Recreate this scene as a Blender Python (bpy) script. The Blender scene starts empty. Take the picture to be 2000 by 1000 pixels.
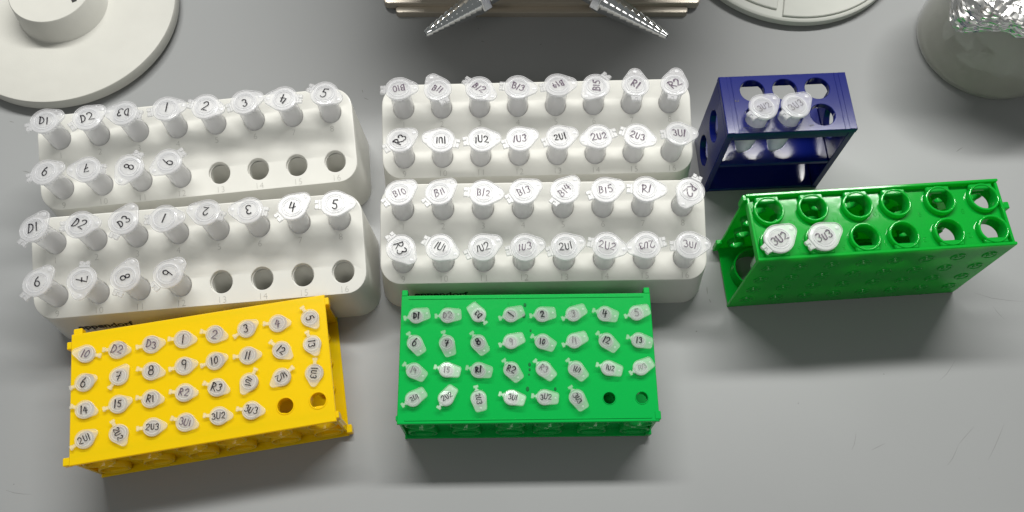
import bpy, bmesh, math, random
from mathutils import Vector, Matrix, noise
random.seed(7)
scene = bpy.context.scene
COL = scene.collection
MM = 0.001
PI = math.pi

# ------------------------------------------------------------------ camera
cam_d = bpy.data.cameras.new('camera')
cam = bpy.data.objects.new('camera', cam_d)
COL.objects.link(cam)
cam.location = (0, 0, 615.82 * MM)
cam.rotation_euler = (0.3825, 0, 0.0)
cam_d.sensor_width = 36
cam_d.lens = 1674.64 / 2000 * 36
cam_d.shift_y = 0.01753
cam_d.clip_start = 0.01
cam_d.clip_end = 20
scene.camera = cam

# ------------------------------------------------------------------ light
world = bpy.data.worlds.new('World')
scene.world = world
world.use_nodes = True
wb = world.node_tree.nodes['Background']
wb.inputs['Color'].default_value = (0.95, 1.0, 0.97, 1)
wb.inputs['Strength'].default_value = 0.15


def area(name, loc, target, sx, sy, power, color):
    d = bpy.data.lights.new(name, 'AREA')
    d.shape = 'RECTANGLE'
    d.size = sx
    d.size_y = sy
    d.energy = power
    d.color = color
    o = bpy.data.objects.new(name, d)
    COL.objects.link(o)
    o.location = loc
    o.rotation_euler = (Vector(target) - Vector(loc)).to_track_quat('-Z', 'Y').to_euler()
    return o


# fluorescent tube behind and above the bench, then the dim room light from the front
area('fluorescent_lamp', (0.12, 0.96, 1.30), (0.12, 0.25, 0.0), 1.5, 0.12, 33, (1.0, 0.99, 0.95))
area('room_lamp', (-0.3, -0.9, 1.9), (0, 0.3, 0), 1.2, 0.5, 6.0, (1.0, 0.97, 0.92))

scene.view_settings.view_transform = 'Standard'
scene.view_settings.look = 'None'
scene.view_settings.exposure = 0.0
scene.view_settings.gamma = 1.0
scene.cycles.use_denoising = True
scene.cycles.max_bounces = 10
scene.cycles.transparent_max_bounces = 24
scene.cycles.caustics_reflective = False
scene.cycles.caustics_refractive = False


# ------------------------------------------------------------------ materials
def new_mat(name):
    m = bpy.data.materials.new(name)
    m.use_nodes = True
    nt = m.node_tree
    nt.nodes.clear()
    out = nt.nodes.new('ShaderNodeOutputMaterial')
    return m, nt, out


def principled(name, col, rough=0.4, metal=0.0, spec=0.5, bump=0.0, bscale=900.0, var=0.0, vscale=60.0, rvar=0.0, aniso=None):
    m, nt, out = new_mat(name)
    b = nt.nodes.new('ShaderNodeBsdfPrincipled')
    nt.links.new(b.outputs[0], out.inputs[0])
    b.inputs['Base Color'].default_value = (*col, 1)
    b.inputs['Roughness'].default_value = rough
    b.inputs['Metallic'].default_value = metal
    b.inputs['Specular IOR Level'].default_value = spec
    tc = nt.nodes.new('ShaderNodeTexCoord')
    src = tc.outputs['Object']
    if aniso:
        mp = nt.nodes.new('ShaderNodeMapping')
        mp.inputs['Scale'].default_value = aniso
        nt.links.new(src, mp.inputs[0])
        src = mp.outputs[0]
    if var or rvar:
        n = nt.nodes.new('ShaderNodeTexNoise')
        n.inputs['Scale'].default_value = vscale
        n.inputs['Detail'].default_value = 5
        nt.links.new(src, n.inputs['Vector'])
        if var:
            r = nt.nodes.new('ShaderNodeValToRGB')
            r.color_ramp.elements[0].position = 0.3
            r.color_ramp.elements[1].position = 0.7
            r.color_ramp.elements[0].color = (*[c * (1 - var) for c in col], 1)
            r.color_ramp.elements[1].color = (*[min(1, c * (1 + var)) for c in col], 1)
            nt.links.new(n.outputs['Fac'], r.inputs[0])
            nt.links.new(r.outputs[0], b.inputs['Base Color'])
        if rvar:
            mr = nt.nodes.new('ShaderNodeMapRange')
            mr.inputs['From Min'].default_value = 0.3
            mr.inputs['From Max'].default_value = 0.7
            mr.inputs['To Min'].default_value = max(0.02, rough - rvar)
            mr.inputs['To Max'].default_value = rough + rvar
            nt.links.new(n.outputs['Fac'], mr.inputs['Value'])
            nt.links.new(mr.outputs[0], b.inputs['Roughness'])
    if bump:
        n2 = nt.nodes.new('ShaderNodeTexNoise')
        n2.inputs['Scale'].default_value = bscale
        n2.inputs['Detail'].default_value = 3
        nt.links.new(src, n2.inputs['Vector'])
        bp = nt.nodes.new('ShaderNodeBump')
        bp.inputs['Strength'].default_value = bump
        bp.inputs['Distance'].default_value = 0.0006
        nt.links.new(n2.outputs['Fac'], bp.inputs['Height'])
        nt.links.new(bp.outputs[0], b.inputs['Normal'])
    return m


def plastic(name, col, trans_col, trans=0.3, clear=0.0, rough=0.25, ior=1.45, bump=0.0, bscale=150.0):
    """moulded polypropylene: diffuse + light passing through + optional clarity + surface gloss"""
    m, nt, out = new_mat(name)
    N = nt.nodes.new
    L = nt.links.new
    d = N('ShaderNodeBsdfDiffuse')
    d.inputs[0].default_value = (*col, 1)
    t = N('ShaderNodeBsdfTranslucent')
    t.inputs[0].default_value = (*trans_col, 1)
    mx = N('ShaderNodeMixShader')
    mx.inputs[0].default_value = trans
    L(d.outputs[0], mx.inputs[1])
    L(t.outputs[0], mx.inputs[2])
    cur = mx
    if clear:
        tr = N('ShaderNodeBsdfTransparent')
        tr.inputs[0].default_value = (0.97, 0.98, 0.98, 1)
        m2 = N('ShaderNodeMixShader')
        m2.inputs[0].default_value = clear
        L(cur.outputs[0], m2.inputs[1])
        L(tr.outputs[0], m2.inputs[2])
        cur = m2
    g = N('ShaderNodeBsdfGlossy')
    g.inputs['Roughness'].default_value = rough
    f = N('ShaderNodeFresnel')
    f.inputs['IOR'].default_value = ior
    geo = N('ShaderNodeNewGeometry')
    fm = N('ShaderNodeMath')           # gloss on the outer side only
    fm.operation = 'MULTIPLY_ADD'
    fm.inputs[1].default_value = -1.0
    fm.inputs[2].default_value = 1.0
    L(geo.outputs['Backfacing'], fm.inputs[0])
    fx = N('ShaderNodeMath')
    fx.operation = 'MULTIPLY'
    L(f.outputs[0], fx.inputs[0])
    L(fm.outputs[0], fx.inputs[1])
    m3 = N('ShaderNodeMixShader')
    L(fx.outputs[0], m3.inputs[0])
    L(cur.outputs[0], m3.inputs[1])
    L(g.outputs[0], m3.inputs[2])
    L(m3.outputs[0], out.inputs[0])
    if bump:
        tc = N('ShaderNodeTexCoord')
        n2 = N('ShaderNodeTexNoise')
        n2.inputs['Scale'].default_value = bscale
        n2.inputs['Detail'].default_value = 2
        L(tc.outputs['Object'], n2.inputs['Vector'])
        bp = N('ShaderNodeBump')
        bp.inputs['Strength'].default_value = bump
        bp.inputs['Distance'].default_value = 0.001
        L(n2.outputs['Fac'], bp.inputs['Height'])
        for s in (d, g):
            L(bp.outputs[0], s.inputs['Normal'])
    return m


def ink(name, col, clear):
    m, nt, out = new_mat(name)
    d = nt.nodes.new('ShaderNodeBsdfDiffuse')
    d.inputs[0].default_value = (*col, 1)
    tr = nt.nodes.new('ShaderNodeBsdfTransparent')
    mx = nt.nodes.new('ShaderNodeMixShader')
    tc = nt.nodes.new('ShaderNodeTexCoord')
    n = nt.nodes.new('ShaderNodeTexNoise')
    n.inputs['Scale'].default_value = 700
    nt.links.new(tc.outputs['Object'], n.inputs['Vector'])
    mr = nt.nodes.new('ShaderNodeMapRange')
    mr.inputs['From Min'].default_value = 0.3
    mr.inputs['From Max'].default_value = 0.7
    mr.inputs['To Min'].default_value = max(0, clear - 0.18)
    mr.inputs['To Max'].default_value = min(1, clear + 0.18)
    nt.links.new(n.outputs['Fac'], mr.inputs['Value'])
    nt.links.new(mr.outputs[0], mx.inputs[0])
    nt.links.new(d.outputs[0], mx.inputs[1])
    nt.links.new(tr.outputs[0], mx.inputs[2])
    nt.links.new(mx.outputs[0], out.inputs[0])
    return m


M_BENCH = principled('bench_laminate', (0.283, 0.290, 0.293), 0.42, spec=0.45, bump=0.05, bscale=1500, var=0.025, vscale=5, rvar=0.03)
M_WHITE = principled('white_rack_plastic', (0.67, 0.665, 0.625), 0.36, spec=0.45, var=0.025, vscale=40, rvar=0.06)
M_YELLOW = plastic('yellow_plastic', (0.98, 0.745, 0.003), (1.0, 0.62, 0.01), 0.4, rough=0.17, bump=0.05)
M_GREEN = plastic('green_plastic', (0.002, 0.46, 0.075), (0.01, 0.65, 0.04), 0.25, rough=0.14, bump=0.05)
M_GREEN2 = plastic('green_plastic_glossy', (0.006, 0.48, 0.05), (0.02, 0.75, 0.05), 0.45, rough=0.1, bump=0.06, bscale=90)
M_BLUE = principled('blue_plastic', (0.004, 0.009, 0.12), 0.12, spec=0.42, bump=0.008, bscale=40)
M_TUBE = plastic('clear_polypropylene', (0.97, 0.965, 0.98), (0.98, 0.97, 0.99), 0.6, clear=0.42, rough=0.1)
M_TUBES = plastic('thin_clear_polypropylene', (0.95, 0.95, 0.95), (0.95, 0.95, 0.95), 0.5, clear=0.82, rough=0.12)
M_LID = plastic('frosted_polypropylene', (0.80, 0.785, 0.81), (0.95, 0.95, 0.96), 0.35, clear=0.64, rough=0.26)
M_LIDC = plastic('cloudy_polypropylene', (0.98, 0.95, 0.92), (0.95, 0.95, 0.95), 0.25, clear=0.76, rough=0.3)
M_LIDS = plastic('thin_polypropylene', (0.9, 0.9, 0.9), (0.9, 0.9, 0.9), 0.3, clear=0.83, rough=0.3)
M_INK = ink('black_marker', (0.012, 0.01, 0.016), 0.08)
M_INKP = ink('violet_black_marker', (0.085, 0.05, 0.09), 0.25)
M_INKF = ink('faded_marker', (0.10, 0.08, 0.095), 0.5)
M_NUM = principled('shaded_numeral', (0.42, 0.415, 0.385), 0.5)  # darker grey paints in the edge shade of the raised numerals
M_PRINT = principled('black_print', (0.015, 0.015, 0.016), 0.5)
M_STEEL = principled('brushed_steel', (0.45, 0.41, 0.35), 0.40, metal=0.75, bump=0.03, bscale=400, rvar=0.08, vscale=70, aniso=(0.15, 1, 1))
M_CHROME = principled('chrome', (0.75, 0.76, 0.77), 0.1, metal=1.0)
M_BASE = principled('pale_grey_enamel', (0.55, 0.545, 0.505), 0.5, spec=0.35, bump=0.12, bscale=1100, var=0.02)
M_BASE2 = principled('pale_green_grey_enamel', (0.53, 0.54, 0.50), 0.5, spec=0.35, bump=0.08, bscale=1100, var=0.02)
M_RUBBER = principled('dark_rubber', (0.02, 0.02, 0.02), 0.6)
M_BROWN = principled('brown_bore', (0.05, 0.035, 0.025), 0.6)
M_BEAKER = plastic('frosted_beaker_plastic', (0.90, 0.88, 0.78), (0.97, 0.95, 0.87), 0.35, clear=0.69, rough=0.3)
M_FOIL = principled('aluminium_foil', (0.92, 0.91, 0.90), 0.25, metal=1.0)
M_DRIP = principled('green_drip', (0.0, 0.12, 0.025), 0.6, spec=0.15)
M_SCRATCH = principled('bench_scratch', (0.18, 0.18, 0.175), 0.6)


# ------------------------------------------------------------------ object helpers
def link_obj(name, me, mat, parent=None, M=None):
    o = bpy.data.objects.new(name, me)
    COL.objects.link(o)
    if mat is not None and not me.materials:
        me.materials.append(mat)
    if parent is not None:
        o.parent = parent
    if M is not None:
        o.matrix_local = M
    return o


def finish(bm, name, smooth=35, recalc=True):
    bmesh.ops.remove_doubles(bm, verts=bm.verts, dist=0.0008)
    if recalc:
        bmesh.ops.recalc_face_normals(bm, faces=bm.faces)
    bmesh.ops.scale(bm, vec=(MM, MM, MM), verts=bm.verts)
    me = bpy.data.meshes.new(name)
    bm.to_mesh(me)
    bm.free()
    if smooth:
        me.shade_smooth()
        me.set_sharp_from_angle(angle=math.radians(smooth))
    return me


def obj(name, bm, mat, parent=None, smooth=35, M=None, recalc=True):
    return link_obj(name, finish(bm, name, smooth, recalc), mat, parent, M)


def tag(o, label=None, cat=None, group=None, kind=None):
    if label:
        o['label'] = label
    if cat:
        o['category'] = cat
    if group:
        o['group'] = group
    if kind:
        o['kind'] = kind
    return o


def empty(name, x, y, z=0.0, rz=0.0):
    o = bpy.data.objects.new(name, None)
    COL.objects.link(o)
    o.empty_display_size = 0.01
    o.location = (x * MM, y * MM, z * MM)
    o.rotation_euler = (0, 0, rz)
    return o


# ------------------------------------------------------------------ shape helpers (all in millimetres)
def add_loops(bm, loops, cap0=True, cap1=True, closed=False):
    rows = [[bm.verts.new(Vector(v)) for v in lp] for lp in loops]
    n = len(rows[0])
    pairs = list(zip(rows[:-1], rows[1:]))
    if closed:
        pairs.append((rows[-1], rows[0]))
    for a, b in pairs:
        for i in range(n):
            j = (i + 1) % n
            bm.faces.new((a[i], a[j], b[j], b[i]))
    if not closed:
        if cap0:
            bm.faces.new(list(reversed(rows[0])))
        if cap1:
            bm.faces.new(rows[-1])
    return rows


def circle(r, n=24, cx=0.0, cy=0.0):
    return [(cx + r * math.cos(2 * PI * i / n), cy + r * math.sin(2 * PI * i / n)) for i in range(n)]


def add_lathe(bm, prof, n=24, cx=0.0, cy=0.0, cap0=True, cap1=True, M=None, closed=False):
    loops = []
    for r, z in prof:
        lp = [(x, y, z) for x, y in circle(max(r, 0.01), n, cx, cy)]
        if M is not None:
            lp = [M @ Vector(v) for v in lp]
        loops.append(lp)
    return add_loops(bm, loops, cap0, cap1, closed)


def add_box(bm, x0, x1, y0, y1, z0, z1, c=0.0, M=None):
    """box with chamfered edges c"""
    def ring(i, z):
        lp = [(x0 + i, y0 + i, z), (x1 - i, y0 + i, z), (x1 - i, y1 - i, z), (x0 + i, y1 - i, z)]
        return lp
    def ring8(i, z):
        k = c
        return [(x0 + k, y0 + i, z), (x1 - k, y0 + i, z), (x1 - i, y0 + k, z), (x1 - i, y1 - k, z),
                (x1 - k, y1 - i, z), (x0 + k, y1 - i, z), (x0 + i, y1 - k, z), (x0 + i, y0 + k, z)]
    if c > 0:
        loops = [ring8(c, z0), ring8(0, z0 + c), ring8(0, z1 - c), ring8(c, z1)]
        # the two end rings shrink to four distinct corners; keep eight for even topology
        loops[0] = [(min(max(x, x0 + c), x1 - c), min(max(y, y0 + c), y1 - c), z0) for x, y, _ in ring8(0, 0)]
        loops[3] = [(min(max(x, x0 + c), x1 - c), min(max(y, y0 + c), y1 - c), z1) for x, y, _ in ring8(0, 0)]
    else:
        loops = [ring(0, z0), ring(0, z1)]
    if M is not None:
        loops = [[M @ Vector(v) for v in lp] for lp in loops]
    add_loops(bm, loops)


def roundrect(w, h, r, n=6, cx=0.0, cy=0.0):
    pts = []
    for sx, sy, a0 in ((1, 1, 0), (-1, 1, 90), (-1, -1, 180), (1, -1, 270)):
        for i in range(n + 1):
            a = math.radians(a0 + 90.0 * i / n)
            pts.append((cx + sx * (w / 2 - r) + r * math.cos(a), cy + sy * (h / 2 - r) + r * math.sin(a)))
    return pts


def offset(poly, d):
    """offset a CCW polygon inward by d"""
    n = len(poly)
    res = []
    for i in range(n):
        p0, p1, p2 = Vector(poly[i - 1]), Vector(poly[i]), Vector(poly[(i + 1) % n])
        e1 = (p1 - p0)
        e2 = (p2 - p1)
        if e1.length < 1e-9 or e2.length < 1e-9:
            res.append(tuple(p1))
            continue
        e1.normalize()
        e2.normalize()
        n1 = Vector((-e1.y, e1.x))
        n2 = Vector((-e2.y, e2.x))
        b = n1 + n2
        if b.length < 1e-6:
            b = n1.copy()
        b.normalize()
        k = max(0.35, b.dot(n1))
        res.append(tuple(p1 + b * (d / k)))
    return res


def hull(pts):
    pts = sorted(set((round(x, 5), round(y, 5)) for x, y in pts))
    def half(ps):
        h = []
        for p in ps:
            while len(h) >= 2 and (h[-1][0] - h[-2][0]) * (p[1] - h[-2][1]) - (h[-1][1] - h[-2][1]) * (p[0] - h[-2][0]) <= 0:
                h.pop()
            h.append(p)
        return h
    a, b = half(pts), half(reversed(pts))
    return a[:-1] + b[:-1]


def add_plate(bm, outline, holes, z0, z1, c=0.35, M=None, n=26, zf=None):
    """flat plate with round holes, every rim chamfered. holes: (x, y, r). zf(x, y): extra height"""
    M = M or Matrix.Identity(4)
    def put(lp, z):
        return [bm.verts.new(M @ Vector((x, y, z + (zf(x, y) if zf else 0)))) for x, y in lp]
    rims = [(offset(outline, c), outline)] + [(circle(r + c, n, x, y), circle(r, n, x, y)) for x, y, r in holes]
    tops, bots = [], []
    for a, b in rims:
        rows = [put(a, z1), put(b, z1 - c), put(b, z0 + c), put(a, z0)]
        for r0, r1 in zip(rows[:-1], rows[1:]):
            for i in range(len(r0)):
                j = (i + 1) % len(r0)
                bm.faces.new((r0[i], r0[j], r1[j], r1[i]))
        tops.append(rows[0])
        bots.append(rows[-1])
    for group in (tops, bots):
        es = []
        for lp in group:
            for i in range(len(lp)):
                e = bm.edges.get((lp[i], lp[(i + 1) % len(lp)]))
                es.append(e)
        bmesh.ops.triangle_fill(bm, use_beauty=True, use_dissolve=False, edges=es)


# ------------------------------------------------------------------ hand lettering
def arc(cx, cy, rx, ry, a0, a1, n=9):
    return [(cx + rx * math.cos(math.radians(a0 + (a1 - a0) * i / n)), cy + ry * math.sin(math.radians(a0 + (a1 - a0) * i / n))) for i in range(n + 1)]


GLYPH = {
    '0': (0.56, [arc(.28, .5, .27, .5, 80, 440, 14)]),
    '1': (0.2, [[(.12, 1.02), (.08, 0)]]),
    '2': (0.62, [arc(.29, .72, .27, .28, 165, -40, 8) + [(.03, .03), (.32, .05), (.64, 0)]]),
    '3': (0.56, [arc(.24, .76, .25, .24, 150, -75, 7) + arc(.26, .27, .29, .27, 80, -150, 8)]),
    '4': (0.62, [[(.2, 1), (.02, .42), (.34, .4), (.64, .44)], [(.46, .86), (.42, 0)]]),
    '5': (0.56, [[(.58, 1.0), (.16, .97), (.1, .56)] + arc(.26, .3, .28, .31, 110, -145, 8)]),
    '6': (0.54, [[(.46, 1.0), (.2, .74)] + arc(.28, .29, .26, .29, 165, 500, 11)]),
    '7': (0.58, [[(.02, .96), (.56, 1.0), (.2, 0)], [(.1, .48), (.52, .54)]]),
    '8': (0.54, [arc(.27, .75, .22, .24, -90, 270, 11), arc(.27, .26, .27, .27, 90, 450, 11)]),
    '9': (0.54, [arc(.26, .72, .23, .27, 20, 360, 11) + [(.5, .75), (.42, 0)]]),
    'B': (0.58, [[(.08, 1), (.05, 0)], [(.06, .98)] + arc(.2, .76, .3, .22, 80, -80, 6) + arc(.2, .27, .36, .27, 80, -85, 7) + [(.05, .0)]]),
    'D': (0.6, [[(.08, 1), (.05, 0)], [(.0, .97)] + arc(.1, .5, .46, .48, 75, -80, 9) + [(.02, .02)]]),
    'R': (0.58, [[(.08, 1), (.04, 0)], [(.02, .95)] + arc(.16, .73, .36, .25, 75, -85, 7) + [(.12, .47), (.6, 0)]]),
    'U': (0.56, [[(.04, 1)] + arc(.28, .26, .25, .26, 180, 350, 7) + [(.53, .3), (.56, 1)]]),
}


def lettering(text, h, w, rng, t=0.05):
    """handwritten strokes as flat ribbons lying on z = 0, centred"""
    bm = bmesh.new()
    x = 0.0
    strokes = []
    for ch in text:
        adv, ss = GLYPH[ch]
        sl, sc, dy = rng.uniform(-.14, .2), rng.uniform(.85, 1.15), rng.uniform(-.09, .09)
        for s in ss:
            a1, a2, f1 = rng.uniform(0, 6.3), rng.uniform(0, 6.3), rng.uniform(2, 4)
            strokes.append([((x + px * sc + sl * (py - .5) + .035 * math.sin(f1 * py + a1)) * h * 0.92,
                             (py * sc + dy - .5 + .035 * math.sin(f1 * px + a2)) * h) for px, py in s])
        x += adv * sc + .27 + rng.uniform(-.04, .04)
    wid = (x - .27) * h * 0.92
    z = 0.0
    for s in strokes:
        s = [Vector((a - wid / 2, b)) for a, b in s]
        z += 0.012
        left, right = [], []
        for i, p in enumerate(s):
            d = (s[min(i + 1, len(s) - 1)] - s[max(i - 1, 0)])
            if d.length < 1e-6:
                d = Vector((1, 0))
            d.normalize()
            nn = Vector((-d.y, d.x)) * (w / 2 * rng.uniform(.82, 1.1) * (1.15 - .4 * i / len(s)))
            q = p - d * w * .3 if i == 0 else (p + d * w * .3 if i == len(s) - 1 else p)
            left.append(q + nn)
            right.append(q - nn)
        lv = [bm.verts.new((a.x, a.y, z + t)) for a in left]
        rv = [bm.verts.new((a.x, a.y, z + t)) for a in right]
        for i in range(len(s) - 1):
            bm.faces.new((rv[i], rv[i + 1], lv[i + 1], lv[i]))
    return bm


def text_mesh(name, txt, size, extrude, bold=0.0, align='CENTER', spacing=1.0):
    cu = bpy.data.curves.new(name, 'FONT')
    cu.body = txt
    cu.size = size * MM
    cu.extrude = extrude * MM
    cu.offset = bold * MM
    cu.align_x = align
    cu.align_y = 'CENTER'
    cu.space_character = spacing
    cu.resolution_u = 4
    o = bpy.data.objects.new(name, cu)
    COL.objects.link(o)
    dg = bpy.context.evaluated_depsgraph_get()
    me = bpy.data.meshes.new_from_object(o.evaluated_get(dg))
    bpy.data.objects.remove(o)
    bpy.data.curves.remove(cu)
    me.name = name
    return me


# ================================================================== bench
bm = bmesh.new()
add_box(bm, -1400, 1400, -500, 900, -30, 0, 1.0)
bench = tag(obj('bench_top', bm, M_BENCH, smooth=0), kind='structure')

SCRATCHES = [((150, 237), (150, 231)), ((151, 227), (152, 224)), ((365, 356), (371, 360)), ((309, 101), (320, 116)), ((320, 116), (334, 129)),
             ((339, 105), (356, 131)), ((243, 112), (248, 125)), ((257, 112), (268, 117)), ((315, 163), (330, 179)), ((183, 336), (176, 316)),
             ((367, 221), (373, 211)), ((355, 232), (391, 225)), ((-419, 385), (-415, 384)), ((-398, 338), (-391, 336)), ((-356, 84), (-337, 81)),
             ((-127, 416), (-126, 413)), ((-125, 408), (-121, 406)), ((-30, 480), (-29, 478)), ((-27, 466), (-24, 465)), ((24, 462), (26, 463))]
for i, (a, b) in enumerate(SCRATCHES):
    bm = bmesh.new()
    a, b = Vector((*a, 0)), Vector((*b, 0))
    d = (b - a)
    L_ = d.length
    d.normalize()
    nrm = Vector((-d.y, d.x, 0))
    w = 0.16 if L_ > 9 else 0.32
    side = random.uniform(-.06, .06) * L_
    pts = [a, a + d * L_ * .35 + nrm * side, a + d * L_ * .7 + nrm * side * .7, b]
    ws = [w * .3, w, w * .8, w * .2]
    lv = [bm.verts.new(p + nrm * k + Vector((0, 0, .02))) for p, k in zip(pts, ws)]
    rv = [bm.verts.new(p - nrm * k + Vector((0, 0, .02))) for p, k in zip(pts, ws)]
    for k in range(3):
        bm.faces.new((rv[k], rv[k + 1], lv[k + 1], lv[k]))
    obj('scratch', bm, M_SCRATCH, bench, smooth=0)
for x, y, r in ((-351, 88, .5), (139, 201, .7), (275, 168, .5), (370, 108, .8), (228, 318, .4), (96, 262, .5), (330, 92, .35), (-200, 96, .4), (209, 146, .5)):
    bm = bmesh.new()
    vs = [bm.verts.new((x + r * random.uniform(.6, 1.2) * math.cos(k * PI / 4), y + r * random.uniform(.6, 1.2) * math.sin(k * PI / 4), .02)) for k in range(8)]
    bm.faces.new(vs)
    obj('speck', bm, M_SCRATCH, bench, smooth=0)

# ================================================================== sloped white racks
WP, WR, WZ, WS, WRAD = 28.933, 36.603, 51.37, 0.288, 7.95
TOP_L, TOP_W, TOP_CY = 235.8, 70.6, 1.3
BASE_L, BASE_W, BASE_CY = 243.4, 73.4, 0.2


def slope(x, y):
    return WS * y


def hole_xy(n):
    return ((n - 1) % 8 - 3.5) * WP, (0.5 - (n - 1) // 8) * WR


def white_body():
    bm = bmesh.new()
    out_top = roundrect(TOP_L, TOP_W, 15, 8, 0, TOP_CY)
    holes = [(*hole_xy(n), WRAD) for n in range(1, 17)]
    c = 0.45
    # top sheet with chamfered hole mouths
    rim = [bm.verts.new((x, y, WZ + slope(x, y))) for x, y in offset(out_top, 1.1)]
    es = []
    for i in range(len(rim)):
        es.append(bm.edges.new((rim[i], rim[(i + 1) % len(rim)])))
    for hx, hy, r in holes:
        rows = add_loops(bm, [[(x, y, WZ - dz + slope(x, y)) for x, y in circle(rr, 32, hx, hy)] for rr, dz in ((r + c, 0), (r, c), (r, 3.0), (r - .6, 3.0))], False, False)
        for i in range(32):
            es.append(bm.edges.get((rows[0][i], rows[0][(i + 1) % 32])))
    bmesh.ops.triangle_fill(bm, use_beauty=True, edges=es)
    # flanks: fine samples along the outline so the arched foot line reads
    def dense(w, h, r, cy):
        p = roundrect(w, h, r, 8, 0, cy)
        q = []
        for i in range(len(p)):
            a, b = Vector(p[i]), Vector(p[(i + 1) % len(p)])
            k = 40 if (b - a).length > 100 else (8 if (b - a).length > 20 else 1)
            for j in range(k):
                q.append(tuple(a.lerp(b, j / k)))
        return q
    T1, T0, B0 = dense(TOP_L - 2.2, TOP_W - 2.2, 13.9, TOP_CY), dense(TOP_L, TOP_W, 15, TOP_CY), dense(BASE_L, BASE_W, 17, BASE_CY)
    def foot(x, y):
        if abs(y - BASE_CY) < BASE_W / 2 - 0.5:
            return 0.0
        t = (BASE_L / 2 - 36 - abs(x)) / 16
        t = min(1, max(0, t))
        return 8.5 * t * t * (3 - 2 * t)
    loops = [[(x, y, WZ + slope(x, y)) for x, y in T1],
             [(x + (a - x) * .7, y + (b - y) * .7, WZ - .25 + slope(x, y)) for (x, y), (a, b) in zip(T1, T0)],
             [(x, y, WZ - 1.2 + slope(x, y)) for x, y in T0]]
    for t in (0.12, .3, .5, .7, .88, 1.0):
        lp = []
        for (x0, y0), (x1, y1) in zip(T0, B0):
            zt = WZ - 1.2 + slope(x0, y0)
            e = t ** 1.15
            lp.append((x0 + (x1 - x0) * e, y0 + (y1 - y0) * e, zt + (foot(x1, y1) - zt) * t))
        loops.append(lp)
    # turned-in lip and inner skin
    cen = Vector((0, BASE_CY))
    def inn(lp, d, dz):
        ol = offset([(x, y) for x, y, z in lp], d)
        return [(a, b, z + dz) for (a, b), (x, y, z) in zip(ol, lp)]
    loops.append(inn(loops[-1], 2.2, 0))
    loops.append([(x, y, WZ - 3.2 + slope(x, y)) for x, y in offset(T0, 2.4)])
    add_loops(bm, loops, False, False)
    return finish(bm, 'body', 40)


def white_well():
    bm = bmesh.new()
    prof = [(WRAD + 1.3, -3.2), (WRAD - .02, -3.05), (WRAD - .25, -16), (WRAD - .6, -33), (WRAD - 2.0, -35), (0.01, -35.3)]
    add_lathe(bm, prof, 28, cap0=False, cap1=False)
    return finish(bm, 'well', 40)


WHITE_BODY, WHITE_WELL = white_body(), white_well()
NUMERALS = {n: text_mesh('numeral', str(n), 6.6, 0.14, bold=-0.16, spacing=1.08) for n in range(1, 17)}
BRAND = text_mesh('brand_print', 'eppendorf', 9.6, 0.06, bold=0.16, align='LEFT', spacing=0.98)
SL = math.atan(WS)


def white_rack(x, y, rz, label):
    t = tag(empty('white_tube_rack', x, y, 0, rz), label, 'tube rack', 'sloped white tube racks')
    link_obj('body', WHITE_BODY, M_WHITE, t)
    for n in range(1, 17):
        hx, hy = hole_xy(n)
        link_obj('well', WHITE_WELL, M_WHITE, t, Matrix.Translation((hx * MM, hy * MM, (WZ + slope(hx, hy)) * MM)))
        ny = hy - WRAD - 4.6
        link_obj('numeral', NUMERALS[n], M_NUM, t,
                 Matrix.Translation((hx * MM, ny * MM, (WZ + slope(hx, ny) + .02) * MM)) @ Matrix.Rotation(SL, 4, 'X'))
    # maker's name on the front flank
    f0 = Vector((0, TOP_CY - TOP_W / 2, WZ - 1.2 - WS * 34))
    f1 = Vector((0, BASE_CY - BASE_W / 2, 8.5))
    k = (f0.z - 22.9) / (f0.z - f1.z)
    py = f0.y + (f1.y - f0.y) * (k ** 1.15) - .12
    lean = math.atan2(f0.y - f1.y, f0.z - f1.z)
    link_obj('brand_print', BRAND, M_PRINT, t, Matrix.Translation((-95.5 * MM, py * MM, 22.9 * MM)) @ Matrix.Rotation(PI / 2 - lean, 4, 'X'))
    return t


RACKS = {
    'wlr': (-236.50, 327.72, 0.1147, 'white sloped tube rack at the rear left, below the large round base'),
    'wlf': (-223.60, 240.12, 0.0923, 'white sloped tube rack directly behind the yellow rack'),
    'wcr': (19.18, 345.23, 0.0266, 'full white sloped tube rack at the rear middle, beside the blue rack'),
    'wcf': (22.63, 258.80, 0.0171, 'full white sloped tube rack directly behind the front green rack'),
}
for k, v in RACKS.items():
    white_rack(*v)

# ================================================================== four-way racks
RL, RW, RH = 175.0, 91.3, 50.0
XC = [-73.5, -43.0, -12.2, 14.2, 45.2, 75.3]


def grid(px, py):
    return [((c - 3.5) * px, (1.5 - r) * py) for r in range(4) for c in range(8)]


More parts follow.
